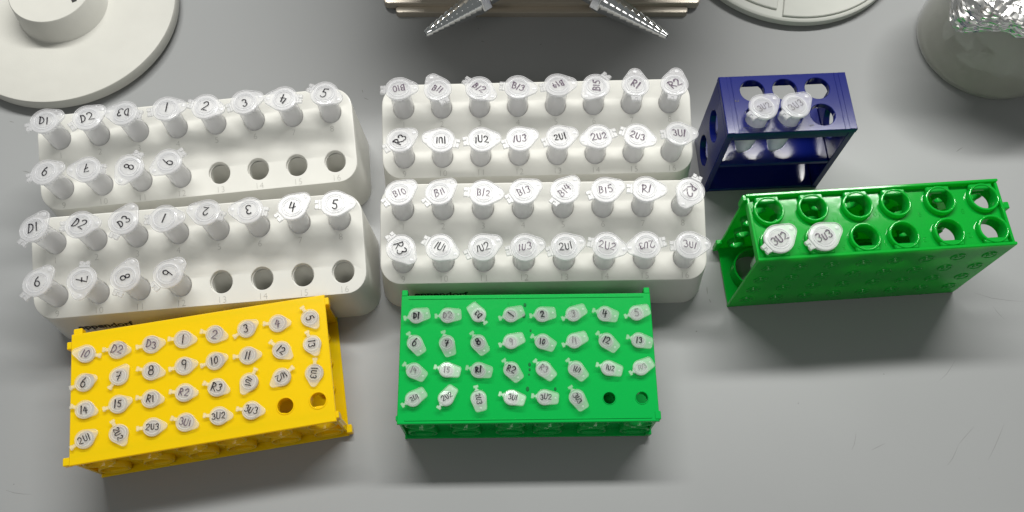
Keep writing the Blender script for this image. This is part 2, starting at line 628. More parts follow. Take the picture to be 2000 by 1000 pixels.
def face_mesh(kind, w):
    """moulded side of a four-way rack in the XY plane, outer surface at z = 0, going down"""
    bm = bmesh.new()
    if kind == 'E':         # closed dimples with a raised ring
        add_plate(bm, [(-RL / 2, -w / 2), (RL / 2, -w / 2), (RL / 2, w / 2), (-RL / 2, w / 2)], [], -2.4, 0, .5)
        for x, y in grid(21.9, 19.7):
            add_lathe(bm, [(5.2, -.3), (5.1, .3), (4.7, .7), (4.2, .7), (3.8, .2), (2.3, .06), (2.0, .7), (.01, 1.0)], 26, x, y, cap0=False, cap1=False)
    elif kind in 'AB':
        r, lip = (5.3, 6.3) if kind == 'A' else (4.0, 4.75)
        hs = [(x, y, r) for x, y in grid(21.9, 19.7)]
        add_plate(bm, [(-RL / 2, -w / 2), (RL / 2, -w / 2), (RL / 2, w / 2), (-RL / 2, w / 2)], hs, -2.2, 0, .5)
        for x, y, _ in hs:
            add_lathe(bm, [(r + .02, -.6), (r + .02, .15), (r + .3, .4), (lip - .3, .4), (lip, .1), (lip, -.6)], 26, x, y, closed=True)
            add_lathe(bm, [(r + .03, -6), (r + .03, -1.9), (r + 1.0, -1.9), (r + 1.0, -6)], 20, x, y, closed=True)
        for s in ((-1, 1) if kind == 'B' else ()):   # raised line along both long edges
            add_box(bm, -RL / 2 + 5, RL / 2 - 5, s * (w / 2 - 2.6) - .5, s * (w / 2 - 2.6) + .5, -.4, .45, .15)
    elif kind == 'C':
        hs = [(x, s * 12.0, 8.7) for x in XC for s in (-1, 1)]
        add_plate(bm, [(-RL / 2, -w / 2), (RL / 2, -w / 2), (RL / 2, w / 2), (-RL / 2, w / 2)], hs, -6.0, -4.0, .3)
        for x in XC:
            for s in (-1, 1):   # lug that ties each collar to the long rim
                y0, y1 = sorted((s * 18.0, s * (w / 2 - .1)))
                add_box(bm, x - 8.2, x + 8.2, y0, y1, -4.3, -.5, 1.0)
        for s in (-1, 1):       # end ribs
            x0, x1 = sorted((s * (RL / 2 - 2.2), s * (RL / 2 - .2)))
            add_box(bm, x0, x1, -w / 2 + .1, w / 2 - .1, -4.5, -.6, .4)
    else:
        hs = [(x, 0, 14.6) for x in (-66, -22, 22, 66)]
        for x, y, r in hs:
            add_lathe(bm, [(r + .03, -16), (r + .03, -2.9), (r + 1.2, -2.9), (r + 1.2, -16)], 28, x, y, closed=True)  # sleeve added to keep light out of the large holes
        add_plate(bm, [(-RL / 2, -w / 2), (RL / 2, -w / 2), (RL / 2, w / 2), (-RL / 2, w / 2)], hs, -3.2, -1.0, .3)
    return bm


def collar_mesh():
    bm = bmesh.new()
    add_lathe(bm, [(8.55, -12), (8.6, -.7), (9.0, -.15), (9.5, 0), (10.1, -.15), (10.5, -.7), (10.7, -4.4), (10.0, -5), (9.9, -12)], 32, closed=True)
    return finish(bm, 'collar', 40)


COLLAR = collar_mesh()
_faces = {}


def four_way(name, label, group, mat, x, y, rz, up, tabs, drips=()):
    t = tag(empty(name, x, y, 0, rz), label, 'tube rack', group)
    other = {'A': 'B', 'B': 'A', 'C': 'D'}
    big_w, small_w = RW, RH - 4.4
    def put(kind, M, nm):
        w = big_w if kind in 'ABE' else small_w
        key = (kind, mat.name)
        if key not in _faces:
            _faces[key] = finish(face_mesh(kind, w), nm, 40)
        o = link_obj(nm, _faces[key], mat, t, M)
        if kind == 'C':
            for cx in XC:
                for s in (-1, 1):
                    key2 = ('collar', mat.name)
                    if key2 not in _faces:
                        _faces[key2] = COLLAR.copy()
                    link_obj('collar', _faces[key2], mat, o, Matrix.Translation((cx * MM, s * 12.0 * MM, .15 * MM)))
        return o
    T = lambda a, b, c: Matrix.Translation((a * MM, b * MM, c * MM))
    Rx = lambda d: Matrix.Rotation(math.radians(d), 4, 'X')
    if up in 'AB':
        hz, wy = RH, RW
        top = put(up, T(0, 0, hz), 'top_plate')
        put(other[up], T(0, 0, 0) @ Rx(180), 'base_plate')
        put('C', T(0, -wy / 2 + 1.2, hz / 2) @ Rx(90), 'front_wall')
        put('D', T(0, wy / 2 - 1.2, hz / 2) @ Rx(-90), 'rear_wall')
    else:
        hz, wy = RW, RH
        top = put('C', T(0, 0, hz - .6), 'top_plate')
        put('D', T(0, 0, .6) @ Rx(180), 'base_plate')
        put('E', T(0, -wy / 2, hz / 2) @ Rx(90), 'front_wall')
        put('A', T(0, wy / 2, hz / 2) @ Rx(-90), 'rear_wall')
    for b in tabs:
        bm = bmesh.new()
        add_box(bm, *b, .5)
        obj('clip_tab', bm, mat, t)
    for dx, dy, r in drips:
        bm = bmesh.new()
        add_lathe(bm, [(r, 0), (r * .92, .06), (r * .5, .1), (.01, .11)], 12, 0, 0, True, False)
        for v in bm.verts:
            v.co.y *= 1.5
        obj('dried_drip', bm, M_DRIP, t, M=T(dx, dy, hz + .02))
    return t, hz


yel, _ = four_way('yellow_tube_rack', 'yellow plastic rack holding small capped tubes, front left', 'four-sided plastic tube racks', M_YELLOW,
                  -210.80, 152.22, 0.1709, 'A',
                  [(-91, -87.2, 35.5, 41, 44, 49), (-86.5, -80.5, 45.2, 49.8, 43, 49.2), (-92, -87.2, -45, -39.5, 44, 49.2),
                   (86.8, 90.0, 38, 43.5, 43, 49.4), (86.6, 89.4, -43.5, -38.5, 42, 49.4), (86.8, 90.8, -45, -39, 1, 8)])
gc, _ = four_way('green_tube_rack', 'green plastic rack holding rows of tiny capped tubes, front centre', 'four-sided plastic tube racks', M_GREEN,
                 10.31, 166.57, 0.0122, 'B',
                 [(-87.3, -83.2, 45.2, 49.8, 42, 50.2), (83.2, 87.3, 45.2, 49.8, 42, 50.2), (-88.6, -84, -43, -39.5, 42, 49.2),
                  (84.5, 88.6, -44.4, -38.5, 42, 50.5), (84, 88.2, -46.2, -42, 3, 9)],
                 [(-.8, 37.5, 1.1), (-1.7, 29.6, 1.3), (2.8, 18.6, .7), (1.6, -5.6, 1.0), (1.6, -9.2, .8), (1.1, -12.7, .6), (-.1, -22.7, 1.2), (18.6, -22.9, .9)])
for i, s in enumerate(('A1', '2', '3', '4', '5', '6', '7', '8')):
    link_obj('numeral', text_mesh('numeral', s, 5.4, .1, bold=-.08), M_GREEN, gc,
             Matrix.Translation(((-78.5 + i * 22.1) * MM, 38.3 * MM, (RH + .02) * MM)))
gr, _ = four_way('green_tube_rack', 'green plastic rack stood on its edge with twelve large holes upward, at the right', 'four-sided plastic tube racks', M_GREEN2,
                 249.32, 251.32, 0.0689, 'C',
                 [(-91.5, -87.2, 21, 24.6, 2, 16), (87.2, 91.0, 2.5, 7.5, 83, 90), (-90, -87.2, 20.5, 24.8, 78, 90.2)])
for i, (nx, ny, s) in enumerate([(-58, 4, '12'), (-28, 4, '11'), (1, 6, '10'), (30, 4, '9'), (60, 4, '8'),
                                 (-57, -16, '6'), (-27, -17, '5'), (2, -16, '4'), (29, -15, '3'), (60, -14, '2')]):
    link_obj('numeral', text_mesh('numeral', s, 5.6, .2, bold=-.05), M_GREEN2, gr,
             Matrix.Translation((nx * MM, ny * MM, (RW - 4.55) * MM)) @ Matrix.Rotation(PI, 4, 'Z'))

# ================================================================== blue rack
BL, BW, BH = 93.1, 48.2, 89.4
blue = tag(empty('blue_tube_rack', 198.16, 344.79, 0, 0.0467),
           'dark blue six-hole rack with two shelves behind the green rack at the right', 'tube rack')
BHOLES = [(c * 23.66, s * 11.18, 8.9) for c in (-1, 0, 1) for s in (1, -1)]
rect = lambda a, b: [(-a, -b), (a, -b), (a, b), (-a, b)]
for nm, z0, z1, ins in (('top_plate', 84.4, BH, 0.0), ('shelf', 39.5, 43.0, 0.4), ('base_plate', 0.0, 3.5, 0.3)):
    bm = bmesh.new()
    hs = BHOLES if nm == 'top_plate' else ([])
    xl = BL / 2 if nm == 'top_plate' else BL / 2 - 5.2
    add_plate(bm, rect(xl, BW / 2 - ins), hs, z0, z1, .4, n=32)
    if nm == 'top_plate':
        for s in (-1, 1):     # apron along front and rear
            y0, y1 = sorted((s * (BW / 2 - .15), s * (BW / 2 - 3)))
            add_box(bm, -BL / 2 + 5.1, BL / 2 - 5.1, y0, y1, 79.2, 84.6, .3)
        for s in (-1, 1):     # moulded ribs across both ends
            for a, b in ((.3, 5.6), (8.3, 9.0)):
                x0, x1 = sorted((s * (BL / 2 - a), s * (BL / 2 - b)))
                add_box(bm, x0, x1, -BW / 2 + .3, BW / 2 - .3, BH - .3, BH + .3, .2)
    obj(nm, bm, M_BLUE, blue)
for s in (-1, 1):
    bm = bmesh.new()
    M = Matrix.Translation((s * BL / 2, 0, 0)) @ Matrix.Rotation(s * PI / 2, 4, 'Y')
    # plate plane: local x -> world z
    hs = [(-s * 58.5, 1.5, 12.2), (-s * 22.5, 1.5, 12.2)]
    za, zb = sorted((-s * .05, -s * 84.3))
    add_plate(bm, [(za, -BW / 2 + .1), (zb, -BW / 2 + .1), (zb, BW / 2 - .1), (za, BW / 2 - .1)], hs, -5.0, -.1, .4, M, n=32)
    obj('end_wall', bm, M_BLUE, blue)
for nx, ny, s in ((-36.2, 3.0, '2'), (-33.5, -19.5, '1'), (11, 2, '4'), (9.5, -19.8, '3'), (14.0, -19.8, '5')):
    if s in '215':
        link_obj('numeral', text_mesh('numeral', s, 4.2, .12), M_PRINT, blue, Matrix.Translation((nx * MM, ny * MM, (BH + .02) * MM)) @ Matrix.Rotation(-PI / 2, 4, 'Z'))

# ================================================================== tubes
def lid_outline(r, tip, tr, cut, n=40):
    pts = circle(r, n) + circle(tr, 16, tip - tr, 0)
    h = hull(pts)
    return [(max(x, -cut), y) for x, y in h]


def clean(poly):
    q = []
    for p in poly:
        if not q or (Vector(p) - Vector(q[-1])).length > 0.12:
            q.append(p)
    return q


def lid_mesh(name, outline, th, rim, ring, bump, plug, cap=True):
    bm = bmesh.new()
    o = clean(outline)
    dn = rim * .55
    loops = []
    for d, z in ((.3, -th), (0, -th + .3), (0, -.3), (.12, -.08), (.32, 0), (rim - .15, 0), (rim, -.12), (rim + .15, -dn)):
        loops.append([(x, y, z) for x, y in offset(o, d)])
    add_loops(bm, loops)
    for a, b, top in ring:
        add_lathe(bm, [(a, -dn - .2), (a + .1, top - .1), (a + .25, top), (b - .25, top), (b - .1, top - .1), (b, -dn - .2)], 32, closed=True)
    for bx, by, br, bh in bump:
        add_lathe(bm, [(br, -dn - .2), (br, bh - .2), (br * .6, bh)], 12, bx, by, True, True)
    pr, pd = plug
    add_lathe(bm, [(pr, -th - .02), (pr, -pd + .4), (pr - .4, -pd)], 28, cap0=cap, cap1=cap)
    return finish(bm, name, 40)


def body_mesh(name, prof, n=28, teeth=None):
    bm = bmesh.new()
    add_lathe(bm, prof, n, cap0=False, cap1=True)
    if teeth:
        k, r0, r1, z0, z1 = teeth
        for i in range(k):
            M = Matrix.Rotation(2 * PI * i / k, 4, 'Z')
            add_box(bm, r0, r1, -.45, .45, z0, z1, .12, M)
    return finish(bm, name, 40)


def hinge_mesh(name, boxes):
    bm = bmesh.new()
    for b in boxes:
        add_box(bm, *b)
    return finish(bm, name, 40)


KIND = {
    # body, lid, hinge meshes; lid height above the hole mouth
    'large': dict(
        body=body_mesh('body', [(7.0, 22.6), (8.7, 22.4), (8.9, 21.8), (8.7, 21.2), (8.2, 20.8), (8.0, 20.2), (7.95, 17.5), (7.75, 16.9), (7.7, 0), (7.0, -22), (2.6, -33), (1.2, -34)],
                       32, (22, 7.9, 8.6, 18.2, 19.7)),
        lid=lid_mesh('lid', lid_outline(10.4, 14.8, 5.6, 9.9), 1.9, .8, [(6.8, 7.7, .1), (5.5, 6.0, -.05)],
                     [(11.8, 0, 1.6, .0), (9.9, 4.6, .7, -.2), (9.9, -4.6, .7, -.2)], (6.9, 4.0), False),
        hinge=hinge_mesh('hinge', [(-11.4, -9.7, -3.8, 3.8, -1.7, -.5, .2), (-14.0, -11.0, -3.6, -.7, -2.3, -.1, .35), (-14.0, -11.0, .7, 3.6, -2.3, -.1, .35), (-13.4, -11.3, -.8, .8, -2.0, -1.1, .1)]),
        h=24.0, char=6.0, w=1.0, mat=(M_TUBE, M_LID)),
    'medium': dict(
        body=body_mesh('body', [(4.4, 1.4), (6.1, 1.3), (6.2, .9), (6.1, .5), (5.1, .4), (5.0, -18), (2.2, -35), (1.0, -36)], 24),
        lid=lid_mesh('lid', lid_outline(6.3, 9.5, 2.7, 6.2), 1.5, .7, [(4.3, 4.9, -.1), (2.6, 3.0, -.22)], [], (4.4, 3.4)),
        hinge=hinge_mesh('hinge', [(-9.0, -5.9, -1.15, 1.15, -1.3, -.5, .15), (-10.4, -8.6, -1.7, 1.7, -1.5, -.25, .2)]),
        h=3.3, char=4.9, w=.78, mat=(M_TUBES, M_LIDC)),
    'small': dict(
        body=body_mesh('body', [(3.4, 3.0), (5.3, 2.9), (5.35, 2.5), (4.9, 2.1), (3.75, 1.9), (3.7, -8), (1.6, -24), (.8, -25)], 22),
        lid=lid_mesh('lid', hull(circle(5.5, 36) + circle(2.0, 12, 7.7, 2.2) + circle(2.0, 12, 7.7, -2.2)), 1.4, .6, [(3.6, 4.2, -.02), (2.1, 2.4, -.12)],
                     [(7.4, 0, .8, -.1)], (3.3, 3.0)),
        hinge=hinge_mesh('hinge', [(-7.4, -5.2, -.85, .85, -1.1, -.4, .1), (-9.0, -7.1, -1.75, 1.75, -1.3, -.2, .2), (-5.9, -5.1, -1.6, 1.6, -1.2, -.3, .1)]),
        h=4.6, char=3.9, w=.8, mat=(M_TUBES, M_LIDS)),
}
rng = random.Random(11)


def tube(kind, rack, lx, ly, lz, lean, yaw, mark, tang, label, group, inkm=None, name='capped_tube', wk=1.0):
    """lean: (dx, dy) of the lid from the hole axis, rack frame; yaw: world direction of the hinge; tang: world direction of the writing"""
    rx, ry, rz = rack
    K = KIND[kind]
    c, s = math.cos(rz), math.sin(rz)
    wx, wy = rx + c * lx - s * ly, ry + s * lx + c * ly
    ax = Vector((c * lean[0] - s * lean[1], s * lean[0] + c * lean[1], K['h'])).normalized()
    q = Vector((0, 0, 1)).rotation_difference(ax)
    ya = math.radians(yaw + 180)
    t = empty(name, wx, wy, lz)
    t.rotation_mode = 'QUATERNION'
    t.rotation_quaternion = q @ Matrix.Rotation(ya, 3, 'Z').to_quaternion()
    tag(t, label, 'tube', group)
    bmat, lmat = K['mat']
    link_obj('body', K['body'], bmat, t)
    up = Matrix.Translation((0, 0, K['h'] * MM))
    lid = link_obj('lid', K['lid'], lmat, t, up)
    link_obj('hinge', K['hinge'], lmat, t, up)
    if mark:
        f = {1: 1.15, 2: 1.0, 3: .84}[len(mark)]
        bm = lettering(mark, K['char'] * f, K['w'] * wk * (1.0, 1.0, .86)[len(mark) - 1], rng)
        off = (0.0, 0.0) if kind != 'small' or len(mark) < 3 else (1.0, 0)
        obj('marking', bm, inkm or (M_INK if rng.random() < .7 else M_INKP), lid, smooth=0, recalc=False,
            M=Matrix.Translation((off[0] * MM, off[1] * MM, .08 * MM)) @ Matrix.Rotation(math.radians(tang) - ya, 4, 'Z'))
    return t


# mark, hole, lean of the lid (mm), hinge direction, writing direction (degrees)
TUBES = {
    'wlr': [
        ('D1', 1, -0.1, 0.8, -153, 8), ('D2', 2, 1.7, 0.1, -140, 25), ('D3', 3, -1.2, 1.0, -7, 178), ('1', 4, 0.8, 1.3, -164, -4),
        ('2', 5, 0.1, -0.2, 169, -5), ('3', 6, -0.5, 0.4, -157, 12), ('4', 7, -1.0, 0.0, -2, 168), ('5', 8, -0.0, 1.1, 155, -12),
        ('6', 9, -1.7, 1.1, -160, 2), ('7', 10, -1.0, -0.1, 2, 192), ('8', 11, 0.7, -2.0, 65, 80), ('9', 12, -0.8, -0.3, 39, 225),
    ],
    'wlf': [
        ('D1', 1, -3.5, 0.6, -120, 20), ('D2', 2, -0.7, 0.6, -175, -20), ('D3', 3, -0.0, 0.4, -112, 42), ('1', 4, -0.9, -0.2, -177, -16),
        ('2', 5, -1.2, 1.9, -15, 180), ('3', 6, -0.8, 0.7, -5, 186), ('4', 7, 0.6, 0.6, -137, 10), ('5', 8, 1.2, 0.5, -175, -3),
        ('6', 9, -2.1, 0.9, -124, 8), ('7', 10, -0.7, 0.0, 92, -90), ('8', 11, -0.2, -0.8, -106, -65), ('9', 12, -0.0, -1.0, -131, 50),
    ],
    'wcr': [
        ('B10', 1, -0.9, 2.1, -177, 194), ('B11', 2, -1.2, 0.9, -64, -28), ('B12', 3, 0.6, 0.7, 145, -38), ('B13', 4, 0.3, 1.0, 175, -18),
        ('B14', 5, 0.9, 2.2, -168, 209), ('B15', 6, 0.2, 0.5, 49, 88), ('R1', 7, 0.4, 0.8, -91, -28), ('R2', 8, 0.3, 0.6, -102, 36),
        ('R3', 9, -0.4, 1.1, -146, 60), ('1U1', 10, 0.7, 0.3, -12, 182), ('1U2', 11, 1.5, 0.1, -171, 5), ('1U3', 12, 0.6, -0.1, -158, 6),
        ('2U1', 13, 1.0, 0.5, -158, 10), ('2U2', 14, 0.5, 0.3, 16, 13), ('2U3', 15, 0.2, 0.1, 160, -22), ('3U1', 16, 2.0, 1.3, -175, -2),
    ],
    'wcf': [
        ('B10', 1, 0.0, 1.2, -141, 26), ('B11', 2, -0.9, 1.3, -139, 25), ('B12', 3, 1.2, 0.3, 178, -3), ('B13', 4, 0.3, 1.0, -150, 18),
        ('B14', 5, 0.2, 1.1, -129, 42), ('B15', 6, -0.1, 1.2, -159, 12), ('R1', 7, -0.4, 1.3, 177, -3), ('R2', 8, 1.5, -0.8, 62, 230),
        ('R3', 9, 1.0, 0.2, 131, -62), ('1U1', 10, -0.6, 0.3, 153, -23), ('1U2', 11, 0.3, -0.1, -153, 18), ('1U3', 12, 0.6, -0.6, -167, 5),
        ('2U1', 13, -0.2, -0.5, -162, 10), ('2U2', 14, -0.2, -0.4, 167, -15), ('2U3', 15, -1.7, -0.3, 10, 192), ('3U1', 16, -0.4, -0.7, -177, -4),
    ],
    'Y': [
        ('10', 0, 0.7, -0.6, -7, -5), ('D2', 1, -0.3, -2.1, -180, -8), ('D3', 2, 1.2, -2.4, -167, -5), ('1', 3, 0.7, -2.2, -180, 0),
        ('2', 4, 0.2, -2.3, 169, 0), ('3', 5, -0.2, -1.5, -144, 18), ('4', 6, -0.6, -1.1, -178, 8), ('5', 7, 0.0, -0.9, 129, -60),
        ('6', 8, -0.9, -1.4, -157, -5), ('7', 9, 1.0, -0.8, -120, 0), ('8', 10, 0.9, -1.1, 172, 5), ('9', 11, 0.8, -1.2, -165, 5),
        ('10', 12, -0.9, -1.2, -160, 6), ('11', 13, -0.0, -1.2, -174, 2), ('12', 14, 1.1, -1.1, 145, -25), ('13', 15, -0.2, 0.0, 117, -72),
        ('14', 16, 0.0, -0.1, 168, 8), ('15', 17, 0.4, -0.4, -159, 8), ('R1', 18, -0.3, -0.3, 176, 0), ('R2', 19, 0.3, 0.4, 178, -5),
        ('R3', 20, -0.0, 0.2, 163, -10), ('1U1', 21, -0.8, 0.4, 68, -105), ('1U2', 22, -0.7, -0.1, 43, 213), ('1U3', 23, -0.7, -1.6, 90, -98),
        ('2U1', 24, 0.3, -0.8, -143, 26), ('2U2', 25, 0.7, -0.8, 124, -58), ('2U3', 26, 1.0, 0.1, -172, 4), ('3U1', 27, 0.3, -0.6, 165, -5),
        ('3U2', 28, 0.6, 0.2, -180, 5), ('3U3', 29, -0.0, 0.3, 175, -12),
    ],
    'G': [
        ('D1', 0, 0.7, -1.3, -166, 5), ('D2', 1, 0.3, -1.2, -175, 0), ('D3', 2, -0.7, -0.6, -52, 133), ('1', 3, 0.4, -1.2, -160, 60),
        ('2', 4, 0.0, -1.3, -172, 8), ('3', 5, -0.5, -1.0, -155, 10), ('4', 6, -0.8, -1.3, 162, 0), ('5', 7, -0.4, -0.8, -163, 0),
        ('6', 8, -0.3, -0.9, 125, 0), ('7', 9, -0.1, -1.7, 109, 0), ('8', 10, -1.0, -1.3, 124, 25), ('9', 11, 0.2, -0.5, -160, 0),
        ('10', 12, -0.5, -1.0, 152, 0), ('11', 13, -0.8, -0.6, -159, 5), ('12', 14, -0.4, -1.1, 138, -20), ('13', 15, 0.3, -0.9, 165, 0),
        ('14', 16, -0.2, -0.7, 147, -10), ('15', 17, 0.4, -0.0, 168, 0), ('R1', 18, -0.5, -1.1, 168, 0), ('R2', 19, -0.0, -0.8, 129, -20),
        ('R3', 20, -0.0, -0.4, 136, -30), ('1U1', 21, -0.2, -0.7, 132, -20), ('1U2', 22, 0.5, -0.3, 165, -12), ('1U3', 23, 0.1, -0.3, -151, 20),
        ('2U1', 24, -0.1, -0.2, -146, 25), ('2U2', 25, -0.1, 0.1, -124, 32), ('2U3', 26, -0.4, -0.1, 104, -78), ('3U1', 27, -0.2, 0.2, 163, -8),
        ('3U2', 28, 0.2, -0.2, 174, -5), ('3U3', 29, -0.4, -0.8, 121, -55),
    ],
}

WHERE = {'wlr': 'rear left white rack', 'wlf': 'white rack behind the yellow rack', 'wcr': 'rear middle white rack', 'wcf': 'white rack behind the green rack'}


ORD = ('first', 'second', 'third', 'fourth', 'fifth', 'sixth', 'seventh', 'eighth')
ROWN = ('rear', 'second', 'third', 'front')


def white_label(mark, n, k):
    if mark.isdigit():
        return 'clear tube lettered "%s", %s in %s row of %s' % (mark, ORD[(n - 1) % 8], ('rear', 'front')[(n - 1) // 8], WHERE[k])
    return 'clear snap-cap tube lettered "%s" in the %s' % (mark, WHERE[k])


for k in ('wlr', 'wlf', 'wcr', 'wcf'):
    for mark, n, dx, dy, yaw, tang in TUBES[k]:
        hx, hy = hole_xy(n)
        im = M_INKP if k in ('wcr', 'wcf') and mark not in ('1U1', '1U2', '2U1', 'R3') else M_INK
        tube('large', RACKS[k][:3], hx, hy + .6 * .3, WZ + slope(hx, hy), (dx, dy), yaw, mark, tang,
             white_label(mark, n, k), 'large capped tubes in the white racks', im, wk={'wcr': 1.15, 'wcf': .85}.get(k, 1.0))

YR = (-210.80, 152.22, 0.1709)
for mark, i, dx, dy, yaw, tang in TUBES['Y']:
    lab = 'cloudy capped tube lettered "%s" in the yellow rack' % mark
    if mark.isdigit():
        lab = 'cloudy tube lettered "%s", %s from left in %s row of the yellow rack' % (mark, ORD[i % 8], ROWN[i // 8])
    tube('medium', YR, (i % 8 - 3.5) * 21.9 + dx * .5, (1.5 - i // 8) * 19.7 + max(-.9, min(.9, dy * .5)), RH, (dx * .25, dy * .25), yaw, mark, tang, lab, 'small capped tubes in the yellow rack')
GR_ = (10.31, 166.57, 0.0122)
FAINT = {1, 5, 7, 11, 13, 16, 17, 20, 23}
for mark, i, dx, dy, yaw, tang in TUBES['G']:
    fa = i in FAINT
    if fa or i in (2, 8, 19):
        lab = 'tiny tube with %s ink, %s from left in %s row, front green rack' % ('faded' if fa else 'dark', ORD[i % 8], ROWN[i // 8])
    elif mark.isdigit():
        lab = 'tiny tube lettered "%s", %s from left in %s row, front green rack' % (mark, ORD[i % 8], ROWN[i // 8])
    else:
        lab = 'tiny capped tube lettered "%s" in the front green rack' % mark
    tube('small', GR_, (i % 8 - 3.5) * 21.9, (1.5 - i // 8) * 19.7, RH, (dx * .6, (dy + .7) * .6), yaw, mark, tang, lab, 'tiny capped tubes in the front green rack', M_INKF if fa else M_INK, wk=1.3 if i in (0, 4, 9, 10, 18) else (.85 if len(mark) == 3 else 1.0))

BR_ = (198.16, 344.79, 0.0467)
for (hx, hy), ln, yaw, mark, tang, lab in (
        ((-23.66, -11.18), (1.5, 1.0), -140, '3U2', 25, 'large clear capped tube with faded writing in the blue rack, nearer its left end'),
        ((0.0, -11.18), (.8, 1.0), -138, '3U3', 28, 'large clear capped tube with faded writing in the middle hole of the blue rack')):
    tube('large', BR_, hx, hy, BH - 11.5, ln, yaw, mark, tang, lab, 'large capped tubes in the blue rack', M_INKF)
GRR = (249.32, 251.32, 0.0689)
for (hx, hy), yaw, mark, tang, lab in (
        ((-73.0, -12.0), -141, '3U2', 32, 'large capped tube lettered "3U2" in the green rack at the right'),
        ((-43.0, -12.4), -148, '3U3', 22, 'large capped tube lettered "3U3" in the green rack at the right')):
    tube('large', GRR, hx, hy, RW - 19.0, (.3, .3), yaw, mark, tang, lab, 'large capped tubes in the right green rack', M_INKP)

# ================================================================== round grey bases
t = tag(empty('round_base', -387, 489.5), 'pale grey round base with a raised hub, cut off by the rear left corner', 'instrument base', 'round grey instrument bases')
bm = bmesh.new()
add_lathe(bm, [(91.5, 0), (91.5, 3.5), (95.0, 4.2), (95.3, 5), (95.3, 12.5), (94.6, 13.8), (93.4, 14.2), (77, 14.6), (75.5, 14.9), (60, 15.6), (36, 16.2)], 128, cap1=True)
obj('disc', bm, M_BASE, t, 40)
bm = bmesh.new()
add_lathe(bm, [(38.5, 16.0), (37.7, 17), (34.4, 38.4), (33.8, 39), (9, 39), (9, 30)], 80, cap0=False, cap1=False)
hub = obj('hub', bm, M_BASE, t, 40)
bm = bmesh.new()
add_lathe(bm, [(8.95, 30.2), (0.01, 30.1)], 32, cap0=True, cap1=False)
obj('bore', bm, M_BROWN, hub, 40)
bm = bmesh.new()
add_box(bm, -2.0, 2.0, -6, 9, 0, .4, .15)
obj('pointer', bm, M_RUBBER, hub, M=Matrix.Translation((20.6 * MM, -8.3 * MM, 38.9 * MM)) @ Matrix.Rotation(.5, 4, 'Z'))
bm = bmesh.new()
add_lathe(bm, [(90, 0), (91.4, .2), (91.4, 3.4), (90, 3.4)], 96)
obj('foot_ring', bm, M_RUBBER, t, 40)

t = tag(empty('round_base', 252.8, 579.6), 'low pale round base with shadow edge modelled as groove at the rear right edge', 'instrument base', 'round grey instrument bases')
bm = bmesh.new()
add_lathe(bm, [(96.5, 0), (96.5, 2.5), (100.0, 3), (100.4, 3.6), (100.4, 8.6), (99.6, 9.4), (97.5, 9.8), (0.01, 9.8)], 128, cap1=False)
obj('disc', bm, M_BASE2, t, 40)
bm = bmesh.new()
add_lathe(bm, [(95, 0), (96.4, .2), (96.4, 2.4), (95, 2.4)], 96)
obj('foot_ring', bm, M_RUBBER, t, 40)
for a0, a1, rad in ((-101, -20, 97.0), (-175, -104.5, 91.5)):  # pads model the edges of a shadow lying across the disc
    bm = bmesh.new()
    lp = [(rad * math.cos(math.radians(a0 + (a1 - a0) * i / 40)), rad * math.sin(math.radians(a0 + (a1 - a0) * i / 40))) for i in range(41)]
    lp += [(30 * math.cos(math.radians(a1)), 30 * math.sin(math.radians(a1))), (30 * math.cos(math.radians(a0)), 30 * math.sin(math.radians(a0)))]
    add_loops(bm, [[(x, y, 9.7) for x, y in lp], [(x, y, 11.2) for x, y in lp], [(x, y, 11.8) for x, y in offset(lp, .6)]])
    obj('shadow_edge_pad', bm, M_BASE2, t, 40)

# ================================================================== gas outlet
t = tag(empty('gas_outlet', 26, 540), 'steel gas outlet with two ribbed chrome hose nozzles at the rear edge', 'gas outlet')
def slab(name, w, y0, y1, z0, z1, r, mat=M_STEEL, cx=0, c=.8):
    bm = bmesh.new()
    p = roundrect(w, y1 - y0, r, 8, cx, (y0 + y1) / 2)
    add_loops(bm, [[(x, y, z0) for x, y in p], [(x, y, z1 - c) for x, y in p], [(x, y, z1 - c * .3) for x, y in offset(p, c * .3)], [(x, y, z1) for x, y in offset(p, c)]])
    return obj(name, bm, mat, t, 40)
slab('front_ledge', 256, -48.6, -41.2, 0, 6, 3.5)
slab('gasket', 266, -41.0, 40, 0, 3.0, 6, M_RUBBER)
slab('base_flange', 277, -41.6, 60, 3.05, 10, 5, cx=0)
slab('housing', 240, -22, 58, 10.05, 92, 12)
bm = bmesh.new()  # unseen rounded box added to cast the shade behind the middle racks
prof = [(x + 4, z + 224) for x, z in roundrect(360, 264, 110, 10)]
add_loops(bm, [[(x, -6, z) for x, z in offset(prof, 3)], [(x, -9, z) for x, z in prof], [(x, 70, z) for x, z in prof], [(x, 73, z) for x, z in offset(prof, 3)]])
obj('unseen_shade_box', bm, M_STEEL, t, 40)


